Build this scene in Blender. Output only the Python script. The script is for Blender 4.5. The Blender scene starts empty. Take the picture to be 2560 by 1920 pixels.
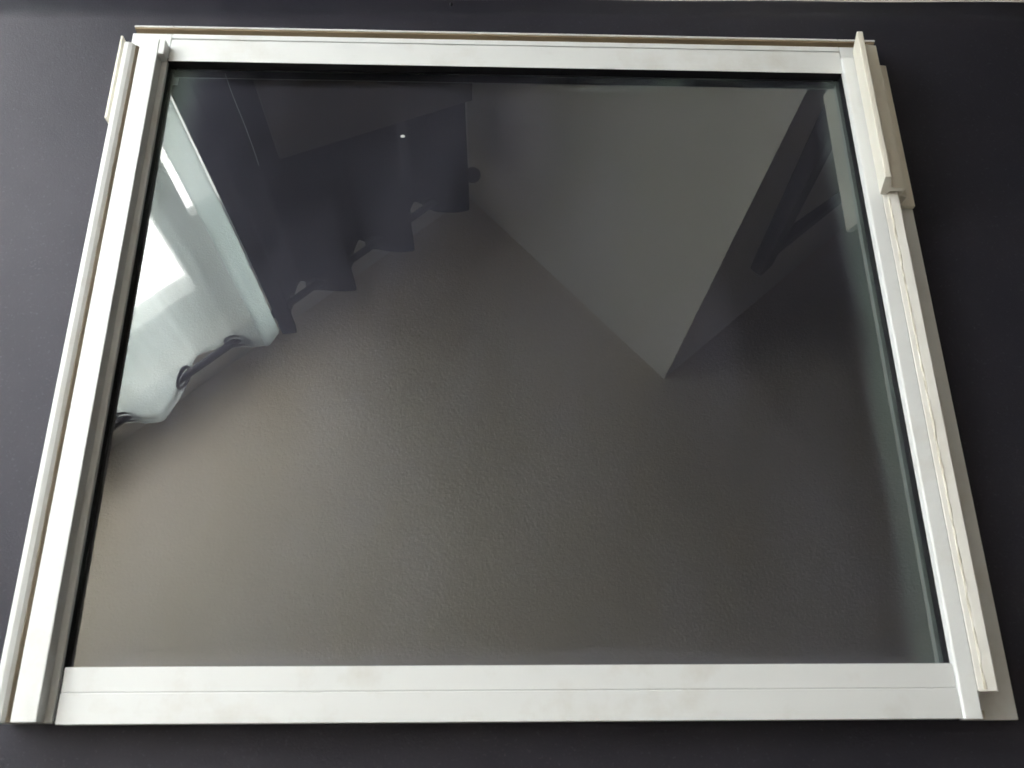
import bpy, bmesh, math, random
from mathutils import Vector, Matrix, noise
C = bpy.context.scene
col = C.collection
random.seed(4)
# ------------------------------------------------------------------ camera
cam = bpy.data.cameras.new('camera'); co = bpy.data.objects.new('camera', cam); col.objects.link(co)
R = Matrix(((0.99937, -0.0063676, -0.0349111), (-0.0073837, 0.9249279, -0.3800709), (0.0347104, 0.3800893, 0.9242983)))
co.matrix_world = Matrix.Translation((-0.0249, -0.0552, 0.6559)) @ R.to_4x4()
cam.sensor_width = 36; cam.lens = 2249.96 * 36 / 2560; cam.clip_start = 0.02; cam.clip_end = 100
cam.dof.use_dof = True; cam.dof.focus_distance = 1.3; cam.dof.aperture_fstop = 16.0
C.camera = co
# ------------------------------------------------------------------ world and exposure
w = bpy.data.worlds.new('World'); C.world = w; w.use_nodes = True
w.node_tree.nodes['Background'].inputs[0].default_value = (0.75, 0.85, 1, 1)
w.node_tree.nodes['Background'].inputs[1].default_value = 0.05
C.view_settings.view_transform = 'Standard'; C.view_settings.look = 'None'
C.view_settings.exposure = 0.0; C.view_settings.gamma = 1
C.render.engine = 'CYCLES'
C.cycles.max_bounces = 10; C.cycles.diffuse_bounces = 6; C.cycles.transparent_max_bounces = 24
C.cycles.use_denoising = True
C.cycles.caustics_reflective = False; C.cycles.caustics_refractive = False
SKY = 19.5          # radiance of the overcast sky outside the room's window

# ------------------------------------------------------------------ materials
def nodes(name):
    m = bpy.data.materials.new(name); m.use_nodes = True
    nt = m.node_tree; b = nt.nodes['Principled BSDF']
    return m, nt, b
def N(nt, t, **kw):
    n = nt.nodes.new(t)
    for k, v in kw.items():
        if hasattr(n, k): setattr(n, k, v)
        else: n.inputs[k].default_value = v
    return n
def mixcol(nt, fac, a, b):
    n = nt.nodes.new('ShaderNodeMix'); n.data_type = 'RGBA'
    for s, v in ((0, fac), (6, a), (7, b)):
        if hasattr(v, 'type') and hasattr(v, 'links'): nt.links.new(v, n.inputs[s])
        else: n.inputs[s].default_value = v if s == 0 else (*v, 1)
    return n.outputs[2]
def coords(nt, scale=(1, 1, 1)):
    t = N(nt, 'ShaderNodeTexCoord'); m = N(nt, 'ShaderNodeMapping'); m.inputs['Scale'].default_value = scale
    nt.links.new(t.outputs['Object'], m.inputs[0]); return m.outputs[0]
def ntex(nt, vec, scale, detail=4, rough=0.55):
    n = N(nt, 'ShaderNodeTexNoise'); n.inputs['Scale'].default_value = scale
    n.inputs['Detail'].default_value = detail; n.inputs['Roughness'].default_value = rough
    nt.links.new(vec, n.inputs['Vector']); return n.outputs['Fac']
def ramp(nt, fac, a, b, lo=0.0, hi=1.0):
    n = N(nt, 'ShaderNodeMapRange'); n.inputs['From Min'].default_value = a; n.inputs['From Max'].default_value = b
    n.inputs['To Min'].default_value = lo; n.inputs['To Max'].default_value = hi
    nt.links.new(fac, n.inputs['Value']); return n.outputs['Result']
def math2(nt, op, a, b):
    n = N(nt, 'ShaderNodeMath', operation=op)
    for s, v in ((0, a), (1, b)):
        if hasattr(v, 'links'): nt.links.new(v, n.inputs[s])
        else: n.inputs[s].default_value = v
    return n.outputs[0]
def bump(nt, b, h, strength, dist):
    n = N(nt, 'ShaderNodeBump'); n.inputs['Strength'].default_value = strength; n.inputs['Distance'].default_value = dist
    nt.links.new(h, n.inputs['Height']); nt.links.new(n.outputs[0], b.inputs['Normal'])

def painted(name, base, dirt, rough=0.35, amount=0.5, spec=0.5, stretch=(1, 1, 1)):
    m, nt, b = nodes(name); v = coords(nt, stretch)
    f = ramp(nt, ntex(nt, v, 26, 6, 0.62), 0.52, 0.78, 0, amount)
    nt.links.new(mixcol(nt, f, base, dirt), b.inputs['Base Color'])
    nt.links.new(ramp(nt, ntex(nt, v, 90, 3), 0.3, 0.7, rough - 0.06, rough + 0.08), b.inputs['Roughness'])
    b.inputs['Specular IOR Level'].default_value = spec
    bump(nt, b, ntex(nt, coords(nt), 900, 2), 0.06, 0.0004)
    return m
def plain(name, base, rough=0.5, spec=0.5, metal=0):
    m, nt, b = nodes(name); v = coords(nt)
    d = tuple(c * 0.82 for c in base)
    nt.links.new(mixcol(nt, ramp(nt, ntex(nt, v, 30, 5), 0.35, 0.7), base, d), b.inputs['Base Color'])
    b.inputs['Roughness'].default_value = rough; b.inputs['Specular IOR Level'].default_value = spec
    b.inputs['Metallic'].default_value = metal
    return m
M = {}
M['white'] = painted('white powder coat', (0.665, 0.675, 0.68), (0.46, 0.42, 0.36), 0.36, 0.42)
M['cream'] = painted('aged cream plastic', (0.80, 0.765, 0.68), (0.54, 0.47, 0.35), 0.42, 0.5, stretch=(1, .25, 1))
M['umber'] = painted('dingy channel paint', (0.23, 0.19, 0.145), (0.10, 0.08, 0.055), 0.6, 0.8, 0.3, (1, .2, 1))
M['felt'] = painted('tan weather felt', (0.25, 0.195, 0.13), (0.12, 0.08, 0.045), 0.9, 0.8, 0.1, (.15, 1, 1))
M['rubber'] = plain('black glazing rubber', (0.008, 0.008, 0.011), 0.55, 0.25)
M['ridge'] = painted('yellowed white ridge', (0.78, 0.765, 0.73), (0.62, 0.57, 0.49), 0.4, 0.45, stretch=(1, .4, 1))
M['dust'] = plain('grey scratch dust', (0.16, 0.17, 0.18), 0.8)
M['sealant'] = painted('old sealant', (0.56, 0.53, 0.46), (0.30, 0.25, 0.18), 0.55, 0.8)
M['wall'] = None

def wallmat(name, base, scale, strength, dist=0.006, grains=False):
    m, nt, b = nodes(name); v = coords(nt)
    dk = tuple(c * 0.93 for c in base)
    nt.links.new(mixcol(nt, ntex(nt, v, 1.4, 3), base, dk), b.inputs['Base Color'])
    b.inputs['Roughness'].default_value = 0.85; b.inputs['Specular IOR Level'].default_value = 0.2
    n1 = ntex(nt, v, scale, 3, 0.6)
    h = ramp(nt, n1, 0.57, 0.70)
    if grains:
        vo = N(nt, 'ShaderNodeTexVoronoi'); vo.inputs['Scale'].default_value = scale
        nt.links.new(v, vo.inputs['Vector'])
        g = ramp(nt, vo.outputs['Distance'], 0.12, 0.42, 1, 0)
        h = math2(nt, 'MULTIPLY', g, ramp(nt, ntex(nt, v, scale * .45, 3, .6), 0.44, 0.60))
        h = ntex(nt, v, 150, 2, .5)
    bump(nt, b, h, strength, dist)
    return m
M['ceil'] = wallmat('textured plaster ceiling', (0.76, 0.68, 0.59), 125, 1.0, 0.0042, True)
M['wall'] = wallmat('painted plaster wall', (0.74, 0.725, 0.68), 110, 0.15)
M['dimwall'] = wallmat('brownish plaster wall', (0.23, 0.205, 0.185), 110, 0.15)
M['floor'] = plain('brown floorboards', (0.17, 0.125, 0.09), 0.6)

# dark cloth under the sash
m, nt, b = nodes('dark matt paper'); v = coords(nt)
f1 = ntex(nt, v, 9, 6, 0.65); f2 = ntex(nt, v, 420, 2)
base = mixcol(nt, ramp(nt, f1, 0.3, 0.7), (0.0155, 0.0155, 0.0225), (0.024, 0.0230, 0.031))
nt.links.new(mixcol(nt, ramp(nt, f2, 0.62, 0.78, 0, 0.35), base, (0.085, 0.08, 0.10)), b.inputs['Base Color'])
b.inputs['Roughness'].default_value = 0.48; b.inputs['Specular IOR Level'].default_value = 0.27; b.inputs['Specular Tint'].default_value = (0.95, 0.91, 1.0, 1)
bump(nt, b, ntex(nt, v, 700, 3), 0.35, 0.0006)
M['cloth'] = m

# window glass with a dirt film that stays where nobody wiped; the top rail's shade is painted into it
m, nt, b = nodes('tinted glass'); v = coords(nt)
out = nt.nodes['Material Output']; nt.nodes.remove(b)
tr = N(nt, 'ShaderNodeBsdfTransparent'); tr.inputs[0].default_value = (0.84, 0.85, 0.88, 1)
gl = N(nt, 'ShaderNodeBsdfGlossy'); gl.inputs['Roughness'].default_value = 0.0; gl.inputs[0].default_value = (0.975, 0.99, 0.95, 1)
fr = N(nt, 'ShaderNodeFresnel'); fr.inputs['IOR'].default_value = 2.28
mx = N(nt, 'ShaderNodeMixShader'); nt.links.new(fr.outputs[0], mx.inputs[0]); nt.links.new(tr.outputs[0], mx.inputs[1]); nt.links.new(gl.outputs[0], mx.inputs[2])
# film mask in metres on the pane
sx = N(nt, 'ShaderNodeSeparateXYZ'); nt.links.new(v, sx.inputs[0])
X, Y, Z = sx.outputs
wob = ramp(nt, ntex(nt, coords(nt, (1, .35, 1)), 14, 4), 0.3, 0.7, -0.006, 0.006)
Xw = math2(nt, 'ADD', X, wob)
wob2 = ramp(nt, ntex(nt, coords(nt, (.3, 1, 1)), 16, 4), 0.3, 0.7, -0.005, 0.005)
Yw = math2(nt, 'ADD', Y, wob2)
def smooth(fac, a, b2):
    n = N(nt, 'ShaderNodeMapRange', interpolation_type='SMOOTHSTEP'); n.inputs['From Min'].default_value = a; n.inputs['From Max'].default_value = b2
    nt.links.new(fac, n.inputs['Value']); return n.outputs['Result']
right = math2(nt, 'MULTIPLY', smooth(Xw, 0.268, 0.288), ramp(nt, ntex(nt, coords(nt, (6, .5, 1)), 14, 4), 0.3, 0.6, 0.7, 1.0))
left = math2(nt, 'MULTIPLY', smooth(Xw, -0.262, -0.292), smooth(Yw, 0.30, 0.47))
top = smooth(Yw, 0.492, 0.500)
ts = ntex(nt, coords(nt, (.5, 3, 1)), 22, 5, .6)
top = math2(nt, 'MULTIPLY', top, ramp(nt, ts, 0.42, 0.6))
bot = smooth(Yw, 0.011, 0.004)
topx = math2(nt, 'MAXIMUM', smooth(Xw, 0.0, 0.05), smooth(Xw, -0.24, -0.27))
top = math2(nt, 'MULTIPLY', top, topx)
clear = math2(nt, 'MULTIPLY', smooth(Yw, 0.486, 0.496), math2(nt, 'SUBTRACT', 1.0, math2(nt, 'MULTIPLY', top, 1.0)))  # thins the even film below the top rail, painting the rail's shade
film = math2(nt, 'MAXIMUM', math2(nt, 'MAXIMUM', math2(nt, 'MULTIPLY', right, 0.75), math2(nt, 'MULTIPLY', left, 1.1)), math2(nt, 'MAXIMUM', math2(nt, 'MULTIPLY', top, 0.6), math2(nt, 'MULTIPLY', bot, 0.25)))
sm = ramp(nt, ntex(nt, coords(nt, (1, .45, 1)), 7, 6, .65), 0.45, 0.75, 0.0, 0.36)
film = math2(nt, 'ADD', film, sm)
sp = ramp(nt, ntex(nt, v, 260, 2), 0.76, 0.80, 0, 0.5)
film = math2(nt, 'ADD', film, sp)
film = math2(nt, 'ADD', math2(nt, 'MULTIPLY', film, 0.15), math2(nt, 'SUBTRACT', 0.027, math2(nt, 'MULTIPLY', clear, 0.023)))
df = N(nt, 'ShaderNodeBsdfDiffuse'); nt.links.new(mixcol(nt, math2(nt, 'MAXIMUM', right, math2(nt, 'MAXIMUM', left, top)), (0.55, 0.56, 0.74), (0.46, 0.60, 0.575)), df.inputs[0])
geo = N(nt, 'ShaderNodeNewGeometry'); sn = N(nt, 'ShaderNodeSeparateXYZ'); nt.links.new(geo.outputs['Position'], sn.inputs[0])
up = math2(nt, 'GREATER_THAN', sn.outputs[2], 0.0125)
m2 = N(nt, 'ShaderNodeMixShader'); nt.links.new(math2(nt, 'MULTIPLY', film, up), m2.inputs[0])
nt.links.new(mx.outputs[0], m2.inputs[1]); nt.links.new(df.outputs[0], m2.inputs[2])
# the lower face of the pane only transmits
m3 = N(nt, 'ShaderNodeMixShader'); nt.links.new(up, m3.inputs[0])
tr2 = N(nt, 'ShaderNodeBsdfTransparent'); nt.links.new(tr2.outputs[0], m3.inputs[1]); nt.links.new(m2.outputs[0], m3.inputs[2])
nt.links.new(m3.outputs[0], out.inputs[0])
M['glass'] = m

def fabric(name, base, transp, translu, scale=1):
    m = bpy.data.materials.new(name); m.use_nodes = True; nt = m.node_tree; nt.nodes.clear()
    o = N(nt, 'ShaderNodeOutputMaterial'); d = N(nt, 'ShaderNodeBsdfDiffuse'); t = N(nt, 'ShaderNodeBsdfTranslucent'); p = N(nt, 'ShaderNodeBsdfTransparent')
    v = coords(nt, (1, 1, .05)); f = ntex(nt, v, 60, 4)
    c = mixcol(nt, ramp(nt, f, .3, .7), base, tuple(x * .8 for x in base))
    nt.links.new(c, d.inputs[0]); nt.links.new(c, t.inputs[0])
    a = N(nt, 'ShaderNodeMixShader'); a.inputs[0].default_value = translu; nt.links.new(d.outputs[0], a.inputs[1]); nt.links.new(t.outputs[0], a.inputs[2])
    c2 = N(nt, 'ShaderNodeMixShader'); c2.inputs[0].default_value = transp; nt.links.new(a.outputs[0], c2.inputs[1]); nt.links.new(p.outputs[0], c2.inputs[2])
    nt.links.new(c2.outputs[0], o.inputs[0]); return m
M['sheer'] = fabric('white sheer fabric', (0.85, 0.95, 0.96), 0.67, 0.8)
M['hem'] = fabric('white hem fabric', (0.84, 0.915, 0.915), 0.34, 0.8)
M['black'] = fabric('black curtain fabric', (0.020, 0.018, 0.026), 0.0, 0.0)
M['rod'] = plain('dark metal', (0.035, 0.033, 0.045), 0.4, 0.5)
M['pvc'] = plain('white window plastic', (0.8, 0.82, 0.82), 0.4)
M['board'] = plain('brown wood board', (0.085, 0.066, 0.05), 0.6)
M['tabletop'] = plain('pale table wood', (0.62, 0.58, 0.52), 0.5)
m = bpy.data.materials.new('overcast sky'); m.use_nodes = True; nt = m.node_tree; nt.nodes.clear()
e = N(nt, 'ShaderNodeEmission'); e.inputs[0].default_value = (1.0, 0.98, 0.965, 1); e.inputs[1].default_value = SKY
o = N(nt, 'ShaderNodeOutputMaterial'); nt.links.new(e.outputs[0], o.inputs[0]); M['sky'] = m
M['low_backdrop'] = plain('glowing lower backdrop', (0.5, 0.5, 0.45), 0.8); M['low_backdrop'].node_tree.nodes['Principled BSDF'].inputs['Emission Color'].default_value = (1, 0.95, 0.88, 1); M['low_backdrop'].node_tree.nodes['Principled BSDF'].inputs['Emission Strength'].default_value = 7.0  # emission added: the lower backdrop stands in for the bright outdoors
m = bpy.data.materials.new('clear window pane'); m.use_nodes = True; nt = m.node_tree; nt.nodes.clear()
t = N(nt, 'ShaderNodeBsdfTransparent'); t.inputs[0].default_value = (0.95, 0.955, 0.955, 1)
o = N(nt, 'ShaderNodeOutputMaterial'); nt.links.new(t.outputs[0], o.inputs[0]); M['pane'] = m

# ------------------------------------------------------------------ mesh helpers
def link(name, bm, mat, parent=None, bev=0.0, smooth=False, mw=None):
    bmesh.ops.recalc_face_normals(bm, faces=bm.faces)
    me = bpy.data.meshes.new(name); bm.to_mesh(me); bm.free()
    o = bpy.data.objects.new(name, me); col.objects.link(o); me.materials.append(M[mat])
    if smooth: me.shade_smooth()
    if parent: o.parent = parent
    if mw is not None: o.matrix_world = mw
    if bev:
        b = o.modifiers.new('b', 'BEVEL'); b.width = bev; b.segments = 2; b.limit_method = 'ANGLE'; b.angle_limit = math.radians(35)
    return o
def tag(o, label=None, cat=None, kind=None, group=None):
    if label: o['label'] = label
    if cat: o['category'] = cat
    if kind: o['kind'] = kind
    if group: o['group'] = group
    return o
def empty(name, loc, label, cat, group=None):
    o = bpy.data.objects.new(name, None); col.objects.link(o); o.location = loc; return tag(o, label, cat, None, group)
def extr(prof, a0, a1, axis='Y', bm=None, step=0.0, wob=0.0):
    """closed profile (p, z) swept along Y (p = x) or X (p = y)"""
    bm = bm or bmesh.new()
    n = max(1, int((a1 - a0) / step)) if step else 1
    rings = []
    for k in range(n + 1):
        a = a0 + (a1 - a0) * k / n; r = []
        for i, (p, z) in enumerate(prof):
            dp = dz = 0
            if wob:
                dp = wob * noise.noise(Vector((a * 90, i * 7.3, 1))); dz = wob * noise.noise(Vector((a * 90, i * 5.1, 9)))
            r.append(bm.verts.new((p + dp, a, z + dz) if axis == 'Y' else (a, p + dp, z + dz)))
        rings.append(r)
    for q, r in zip(rings, rings[1:]):
        for i in range(len(prof)): bm.faces.new((q[i], q[(i + 1) % len(prof)], r[(i + 1) % len(prof)], r[i]))
    bm.faces.new(rings[0]); bm.faces.new(rings[-1][::-1])
    return bm
def box(x0, x1, y0, y1, z0, z1, bm=None):
    return extr([(x0, z0), (x1, z0), (x1, z1), (x0, z1)], y0, y1, 'Y', bm)
def tube(pts, r, bm=None, seg=12, closed=False):
    bm = bm or bmesh.new(); rings = []; n = len(pts)
    for i, p in enumerate(pts):
        p = Vector(p); a = Vector(pts[(i - 1) % n if closed else max(i - 1, 0)]); b = Vector(pts[(i + 1) % n if closed else min(i + 1, n - 1)])
        t = (b - a).normalized(); s = t.cross(Vector((0.13, 0.21, 0.97))).normalized(); q = t.cross(s)
        rings.append([bm.verts.new(p + (s * math.cos(k * math.tau / seg) + q * math.sin(k * math.tau / seg)) * r) for k in range(seg)])
    for i in range(n if closed else n - 1):
        q, s = rings[i], rings[(i + 1) % n]
        for k in range(seg): bm.faces.new((q[k], q[(k + 1) % seg], s[(k + 1) % seg], s[k]))
    if not closed: bm.faces.new(rings[0]); bm.faces.new(rings[-1][::-1])
    return bm

# ------------------------------------------------------------------ the room (seen mirrored in the glass)
# room frame: local x runs along the window wall, local y points out through the window
uh = Vector((-0.758, -0.652, 0)).normalized(); nh = Vector((-0.652, 0.758, 0)).normalized()
ROOM = Matrix(((uh.x, nh.x, 0, 0), (uh.y, nh.y, 0, 0), (0, 0, 1, 0), (0, 0, 0, 1)))
FL, CE = -0.75, 1.65
def room(name, bm, mat, kind='structure', parent=None, bev=0, smooth=False):
    bm.transform(ROOM)
    o = link(name, bm, mat, parent, bev, smooth)
    if kind: o['kind'] = kind
    return o
room('floor', box(-3.2, 2.4, -3.2, 1.37, FL - 0.1, FL), 'floor')
room('ceiling', box(-3.2, 2.4, -3.2, 1.37, CE, CE + 0.1), 'ceil')
WN = 1.17
OU0, OU1, OZ0, OZ1 = -0.33, 1.75, 0.12, 1.50       # window opening
bm = box(-3.2, OU0, WN, WN + .2, FL, CE)
box(OU1, 2.4, WN, WN + .2, FL, CE, bm); box(OU0, OU1, WN, WN + .2, FL, OZ0, bm); box(OU0, OU1, WN, WN + .2, OZ1, CE, bm)
room('window_wall', bm, 'wall')
# projecting wall: from the window wall out to the corner near the table
bm = bmesh.new()
pts = [(-0.921, WN - .001), (-0.952, 0.368), (-3.19, 0.368), (-3.19, WN - .001)]
lo = [bm.verts.new((x, y, FL)) for x, y in pts]; hi = [bm.verts.new((x, y, CE)) for x, y in pts]
for i in range(4): bm.faces.new((lo[i], lo[(i + 1) % 4], hi[(i + 1) % 4], hi[i]))
bm.faces.new(lo); bm.faces.new(hi[::-1])
room('corner_wall', bm, 'wall')
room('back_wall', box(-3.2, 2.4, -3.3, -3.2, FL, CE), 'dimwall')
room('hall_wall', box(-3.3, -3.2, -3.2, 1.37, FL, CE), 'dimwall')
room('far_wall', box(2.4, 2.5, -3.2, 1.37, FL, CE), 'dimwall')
room('sky', box(-1.2, 3.0, 1.75, 1.77, 0.62, 2.6), 'sky')
room('glow_backdrop', box(-1.2, 3.0, 1.74, 1.76, -0.75, 0.618), 'low_backdrop')  # added upright glow panel, dimmer than the sky so the ceiling gets less light

def rloc(u, n, z): return ROOM @ Vector((u, n, z))
def relink(name, bm, mat, parent, bev=0, smooth=False):
    """bm in room coordinates -> child of an empty placed without rotation"""
    bm.transform(ROOM); bm.transform(Matrix.Translation(-parent.location))
    return link(name, bm, mat, parent, bev, smooth)

# the room's window
rw = empty('room_window', rloc(0.78, WN + .05, OZ0), 'white plastic framed house window glowing with daylight, reflected at the left of the glass', 'window')
f = 0.06
bm = box(OU0 + .002, OU0 + f, WN + .12, WN + .18, OZ0 + .002, OZ1 - .002); box(OU1 - f, OU1 - .002, WN + .12, WN + .18, OZ0 + .002, OZ1 - .002, bm)
box(OU0 + f, OU1 - f, WN + .12, WN + .18, OZ0 + .002, OZ0 + f, bm); box(OU0 + f, OU1 - f, WN + .12, WN + .18, OZ1 - f, OZ1 - .002, bm)
relink('window_frame', bm, 'pvc', rw, .004)
MU = -0.190
relink('mullion', box(MU, MU + .045, WN + .12, WN + .18, OZ0 + f, OZ1 - f), 'pvc', rw, .004)
relink('fixed_panel', box(OU0 + f, MU, WN + .135, WN + .165, 1.20, OZ1 - f), 'pvc', rw, .004)
relink('narrow_pane', box(OU0 + f, MU, WN + .148, WN + .152, OZ0 + f, 1.199), 'pane', rw)
mid = (MU + OU1) / 2
for a, b_ in ((MU + .045 + .001, mid - .001), (mid + .001, OU1 - f - .001)):
    g = .032
    bm = box(a, a + g, WN + .10, WN + .15, OZ0 + f + .001, OZ1 - f - .001); box(b_ - g, b_, WN + .10, WN + .15, OZ0 + f + .001, OZ1 - f - .001, bm)
    box(a + g, b_ - g, WN + .10, WN + .15, OZ0 + f + .001, OZ0 + f + g, bm); box(a + g, b_ - g, WN + .10, WN + .15, OZ1 - f - g, OZ1 - f - .001, bm)
    s = relink('casement', bm, 'pvc', rw, .004)
    bm = box(a + g, b_ - g, WN + .124, WN + .128, OZ0 + f + g, OZ1 - f - g); bm.transform(ROOM); bm.transform(Matrix.Translation(-rw.location))
    link('pane', bm, 'pane', s)

# curtain rod
RN, RZ = 1.06, 1.356
rod = empty('curtain_rod', rloc(0, RN, RZ), 'dark round curtain rod with a ball end carrying black and white curtains', 'curtain rod')
relink('pole', tube([(-0.83, RN, RZ), (0.2, RN, RZ), (2.0, RN, RZ)], 0.0095), 'rod', rod, 0, True)
bm = bmesh.new(); bmesh.ops.create_uvsphere(bm, u_segments=24, v_segments=16, radius=0.021); bm.transform(Matrix.Translation((-0.847, RN, RZ)))
relink('finial', bm, 'rod', rod, 0, True)
for u_ in (-0.86 + .05, 1.95):
    relink('bracket', tube([(u_, RN, RZ), (u_, 1.115, RZ), (u_, WN, RZ)], 0.008), 'rod', rod, 0, True)

def curtain(name, label, u0, u1, phase0, half, amp, mat, ring_us, hems=(), ztop=RZ + .042, skew=0.5, ringmat='rod'):
    t = empty(name, rloc((u0 + u1) / 2, RN, RZ), label, 'curtain')
    def nn(u_, z):
        p = (u_ - phase0) / half; fl = math.floor(p); p -= fl; sg = 1 if int(fl) % 2 == 0 else -1
        q = p / skew * .5 if p < skew else .5 + (p - skew) / (1 - skew) * .5
        k = sg * (0.55 * math.sin(math.pi * q) + 0.45 * (1 - abs(2 * q - 1)))
        d = max(0, RZ - z)
        return RN + k * amp * (1 - 0.25 * min(1, d)) + 0.006 * noise.noise(Vector((u_ * 9, z * 2.2, u0)))
    def sheet(a, b_, off=0.0):
        bm = bmesh.new(); nu = max(4, int((b_ - a) / 0.006)); nz = 30; g = []
        for j in range(nz + 1):
            r = []
            for i in range(nu + 1):
                u_ = a + (b_ - a) * i / nu
                z = ztop + 0.004 * math.sin(u_ * 41) - (ztop + 0.62) * (j / nz) ** 1.3
                du = 0.010 * noise.noise(Vector((u_ * 3, z * 1.3, 4))) * min(1, (ztop - z) * 2)
                r.append(bm.verts.new((u_ + du, nn(u_, z) + off, z)))
            g.append(r)
        for j in range(nz):
            for i in range(nu): bm.faces.new((g[j][i], g[j][i + 1], g[j + 1][i + 1], g[j + 1][i]))
        return bm
    o = relink('drape', sheet(u0, u1), mat, t, 0, True)
    s = o.modifiers.new('s', 'SOLIDIFY'); s.thickness = 0.0012
    for a, b_ in hems:
        h = relink('side_hem', sheet(a, b_, -0.004), 'hem', t, 0, True)
        s = h.modifiers.new('s', 'SOLIDIFY'); s.thickness = 0.0012
    for ru in ring_us:
        # eyelet lies in the fabric, which slants where it crosses the pole
        sl = (nn(ru + .004, RZ) - nn(ru - .004, RZ)) / .008
        sl = max(-.55, min(.55, sl)); d = Vector((1, sl, 0)).normalized()
        pts = [Vector((ru, RN, RZ)) + d * math.cos(q) * .026 + Vector((0, 0, 1)) * math.sin(q) * .026 for q in [k * math.tau / 28 for k in range(28)]]
        relink('eyelet', tube(pts, .0052, None, 8, True), ringmat, t, 0, True)
    return t
curtain('sheer_curtain', 'white sheer eyelet curtain glowing in front of the bright window, reflected in the glass', -0.20, 1.90, 0.197, 0.15, 0.044, 'sheer',
        [-.104, .047, .197, .347, .497, .647, .797, .947, 1.097, 1.247, 1.397, 1.547, 1.697, 1.847], hems=[(-0.198, -0.150)], skew=0.62, ztop=RZ + .034)
curtain('dark_curtain', 'black eyelet curtain hanging beside the white one, reflected upper left in the glass', -0.83, -0.202, -0.715, 0.0925, 0.056, 'black',
        [-.715, -.6225, -.530, -.4375, -.345, -.2525], skew=0.22)

# brown board standing in front of the black curtain
t = empty('brown_board', rloc(-.55, .96, FL), 'dim brown wooden board with a slanted top, standing against the black curtain in the reflection', 'board')
bm = bmesh.new(); P = [(-.326, FL), (-.326, .758), (-.786, .947), (-.786, FL)]
lo = [bm.verts.new((u_, .985, z)) for u_, z in P]; hi = [bm.verts.new((u_, .991, z)) for u_, z in P]
for i in range(4): bm.faces.new((lo[i], lo[(i + 1) % 4], hi[(i + 1) % 4], hi[i]))
bm.faces.new(lo); bm.faces.new(hi[::-1]); relink('panel', bm, 'board', t, .001)

# black bracket on the dark side of the projecting wall
cw = Vector((0.482, 0.9, 0)); wd = Vector((math.cos(math.radians(43)), math.sin(math.radians(43)), 0)); md = Vector((wd.y, -wd.x, 0))
def wp(w_, z, off): return cw + wd * w_ + md * off + Vector((0, 0, z))
t = empty('wall_bracket', wp(.21, 1.2, .02), 'black two-armed bracket on the dark wall, reflected upper right in the glass', 'bracket')
def bar(name, p, q, wdt, o0, o1):
    p = Vector(p); q = Vector(q); d = (q - p).normalized(); s = Vector((-d.y, d.x)) * wdt / 2; bm = bmesh.new()
    c = [p - s, q - s, q + s, p + s]
    lo = [bm.verts.new(wp(a[0], a[1], o0)) for a in c]; hi = [bm.verts.new(wp(a[0], a[1], o1)) for a in c]
    for i in range(4): bm.faces.new((lo[i], lo[(i + 1) % 4], hi[(i + 1) % 4], hi[i]))
    bm.faces.new(lo); bm.faces.new(hi[::-1]); bm.transform(Matrix.Translation(-t.location)); return link(name, bm, 'rod', t, .008)
bar('arm', (.11, .50), (.205, 1.24), .052, .002, .04)
bar('arm', (.215, 1.17), (.60, 1.27), .052, .004, .036)

# ------------------------------------------------------------------ table and dark paper
t = empty('table', (0, .1, FL), 'pale wooden table whose edge shows beyond the dark paper at the top right', 'table')
bm = box(-.62, .9, -.5, .9, -.028, -.0015); bm.transform(Matrix.Translation((0, -.1, -FL))); link('tabletop', bm, 'tabletop', t, .002)
for x in (-.56, .84):
    for y in (-.44, .84):
        bm = box(x - .025, x + .025, y - .025, y + .025, FL, -.028); bm.transform(Matrix.Translation((0, -.1, -FL))); link('leg', bm, 'tabletop', t, .002)
def far(x): return 0.6133 + (x - .1028) * .0205 + .0006 * math.sin(x * 30)
bm = bmesh.new(); nx, ny = 60, 40; g = []
for i in range(nx + 1):
    x = -.60 + 1.45 * i / nx; r = []
    for j in range(ny + 1):
        y = -.45 + (far(x) + .45) * j / ny
        r.append(bm.verts.new((x, y, .0 + .0004 * noise.noise(Vector((x * 5, y * 5, 0))))))
    g.append(r)
for i in range(nx):
    for j in range(ny): bm.faces.new((g[i][j], g[i + 1][j], g[i + 1][j + 1], g[i][j + 1]))
o = link('dark_paper', bm, 'cloth', None, 0, True); s = o.modifiers.new('s', 'SOLIDIFY'); s.thickness = .0008; s.offset = -1
tag(o, 'dark purplish grey sheet of paper lying on the table under the window sash', 'paper')
bm = bmesh.new(); bmesh.ops.create_icosphere(bm, subdivisions=2, radius=1); bm.transform(Matrix.Translation((-.0551, .604, .0008)) @ Matrix.Diagonal((.0016, .0026, .0010, 1)))
tag(link('black_crumb', bm, 'rubber', None, 0, True), 'tiny black crumb lying on the dark paper above the top rail', 'crumb')

# ------------------------------------------------------------------ the window sash
ws = empty('window_sash', (0, 0, 0.0008), 'white metal window sash with grey tinted glass lying flat on dark paper', 'window sash')
ws.location = (0, 0, 0)
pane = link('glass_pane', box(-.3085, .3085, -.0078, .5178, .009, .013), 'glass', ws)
# rubber
bm = bmesh.new()
extr([(-.3083, .0131), (-.3015, .0131), (-.3018, .0184), (-.3083, .0148)], -.0075, .5172, 'Y', bm)
extr([(.3083, .0131), (.2987, .0131), (.2990, .0196), (.3083, .0148)], -.0075, .5172, 'Y', bm)
extr([(-.0075, .0131), (-.0008, .0131), (-.0012, .0200), (-.0075, .0148)], -.3013, .2985, 'X', bm)
extr([(.5175, .0131), (.5098, .0131), (.5094, .0233), (.5120, .0238), (.5175, .0148)], -.3013, .2985, 'X', bm)
link('glazing_rubber', bm, 'rubber', ws)
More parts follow.
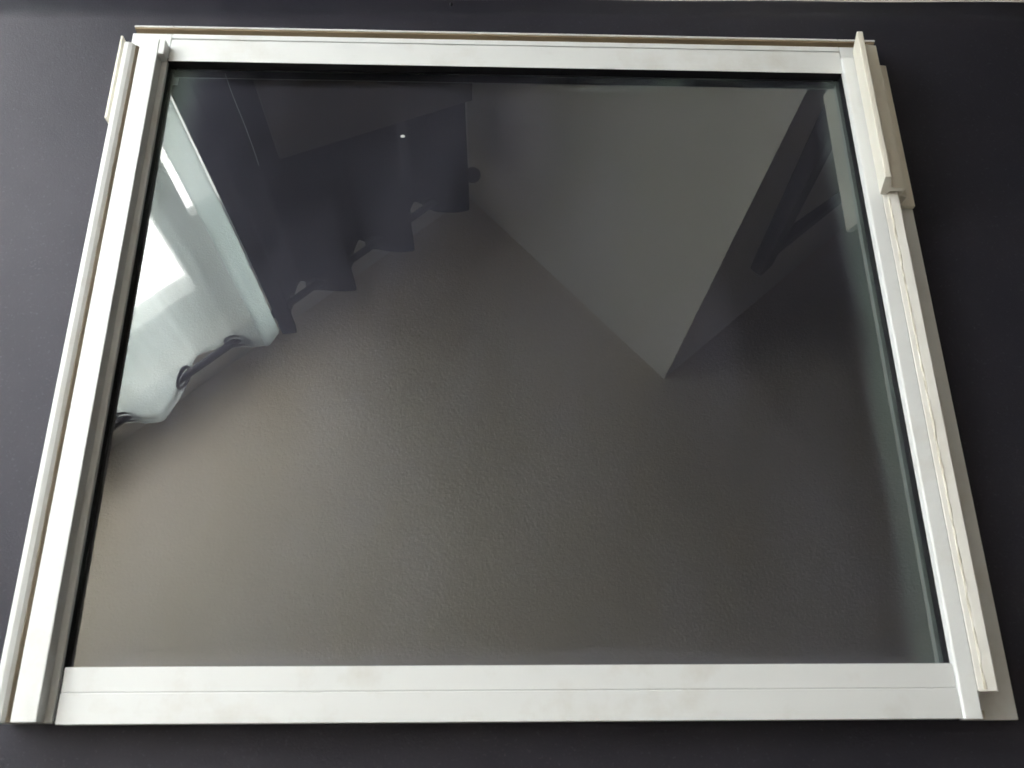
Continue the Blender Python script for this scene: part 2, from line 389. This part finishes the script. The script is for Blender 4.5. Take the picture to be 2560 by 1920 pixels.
# top rail
prof = [(.5485, .002), (.5485, .024), (.5468, .024), (.5468, .015), (.5392, .015), (.5392, .0240), (.5342, .0240), (.5342, .0215), (.5328, .0215), (.5328, .0240), (.509, .0240), (.509, .0234), (.5125, .0239 - .0004), (.518, .0150), (.518, .002)]
tr_ = link('top_rail', extr(prof, -.3005, .2995, 'X'), 'white', ws, .0005)
prof = [(.5485, .002), (.5485, .024), (.5468, .024), (.5468, .015), (.5392, .015), (.5392, .0240), (.5245, .0240), (.5245, .002)]
link('rail_end', extr(prof, -.3352, -.3009, 'X'), 'white', ws, .0005)
link('rail_end', extr(prof, .2999, .3347, 'X'), 'white', ws, .0005)
link('weather_strip', extr([(.5398, .0151), (.5463, .0151), (.5466, .0234), (.5450, .0234), (.5440, .0185), (.5398, .0170)], -.3345, .3340, 'X', None, .006, .0003), 'felt', ws)
# bottom rail
prof = [(0, .0150), (0, .0240), (-.0158, .0240), (-.0158, .0232), (-.0166, .0232), (-.0166, .0246), (-.0357, .0246), (-.0357, .009), (-.030, .009), (-.030, .002), (-.008, .002), (-.008, .0150)]
link('bottom_rail', extr(prof, -.2985, .2990, 'X'), 'white', ws, .0005)
# left stile
prof = [(-.3385, .002), (-.3385, .0290), (-.3375, .0300), (-.3345, .0299), (-.3315, .0285), (-.3285, .0245), (-.3262, .0190), (-.3228, .0180), (-.3228, .0340), (-.3065, .0340), (-.3065, .0225), (-.3015, .0225), (-.3015, .0186), (-.309, .0150), (-.309, .002)]
ls = link('stile', extr(prof, -.0345, .5240), 'white', ws, .0006); ls['label'] = 'left stile with a raised white fin and a brown groove'
link('groove_lining', extr([(-.3296, .0262), (-.3278, .0236), (-.3262, .0192), (-.3229, .0182), (-.3229, .0295), (-.3233, .0290), (-.3240, .0196), (-.3256, .0206), (-.3272, .0240), (-.3290, .0263)], -.0342, .5235, 'Y', None, .004, .0004), 'umber', ls)  # strip lining the groove, darker brown than the stile
link('corner_block', box(-.3155, -.3012, .5085, .5239, .0228, .0335), 'white', ws, .0008)
link('side_clip', extr([(-.3475, .004), (-.3475, .0200), (-.3455, .0200), (-.3455, .012), (-.3387, .012), (-.3387, .004)], .4500, .5400), 'cream', ws, .0005)
# right stile
prof = [(.2993, .0200), (.2993, .0262), (.3005, .0270), (.3112, .0282), (.3112, .0085), (.3250, .0080), (.3470, .0072), (.3470, .002), (.308, .002), (.308, .0150)]
rs = link('stile', extr(prof, -.0362, .5244), 'white', ws, .0006); rs['label'] = 'right stile with a low outer flange'
rg = link('ridge', extr([(.3113, .0276), (.3113, .0286), (.3150, .0291), (.3162, .0297), (.3176, .0300), (.3236, .0305), (.3247, .0296), (.3245, .0083), (.3231, .0083), (.3231, .0291), (.3175, .0287), (.3165, .0277)], -.0187, .5243), 'ridge', rs, .0004)
link('sealant_bead', extr([(.3150, .0290), (.3156, .0292), (.3163, .0296), (.3162, .0300), (.3157, .0301), (.3152, .0297)], -.0175, .372, 'Y', None, .0030, .0010), 'sealant', rs)
bm = extr([(.3114, .0088), (.3228, .0084), (.3222, .0105), (.3180, .0118), (.3140, .0150), (.3114, .0170)], -.0355, -.0300, 'Y', None, .0012, .0016)
link('putty_lump', bm, 'sealant', rs, 0)
# pull handle at the upper right
hd = link('pull_handle', extr([(.3085, .0300), (.3026, .0545), (.3032, .0550), (.3074, .0550), (.3080, .0545), (.3140, .0400), (.3265, .0385), (.3272, .0290), (.3330, .0270), (.3325, .0150), (.3462, .0135), (.3462, .0090), (.3258, .0090), (.3255, .0350), (.3150, .0350), (.3140, .0315)], .3760, .5282), 'cream', ws, .0008)
# specks and a scratch on the pane
bm = bmesh.new(); bmesh.ops.create_icosphere(bm, subdivisions=2, radius=1); bm.transform(Matrix.Translation((-.0937, .4406, .0131)) @ Matrix.Diagonal((.0021, .0015, .0004, 1)))
link('paint_fleck', bm, 'white', pane, 0, True)

pts = [(-.2533, .5051, .0131), (-.2440, .4830, .0131), (-.2330, .4560, .0131), (-.2225, .4285, .0131), (-.2138, .4077, .0131)]
link('scratch', tube([(x - .0008 * math.sin(i * 1.6), y, z) for i, (x, y, z) in enumerate(pts)], .00015, None, 6), 'dust', pane)
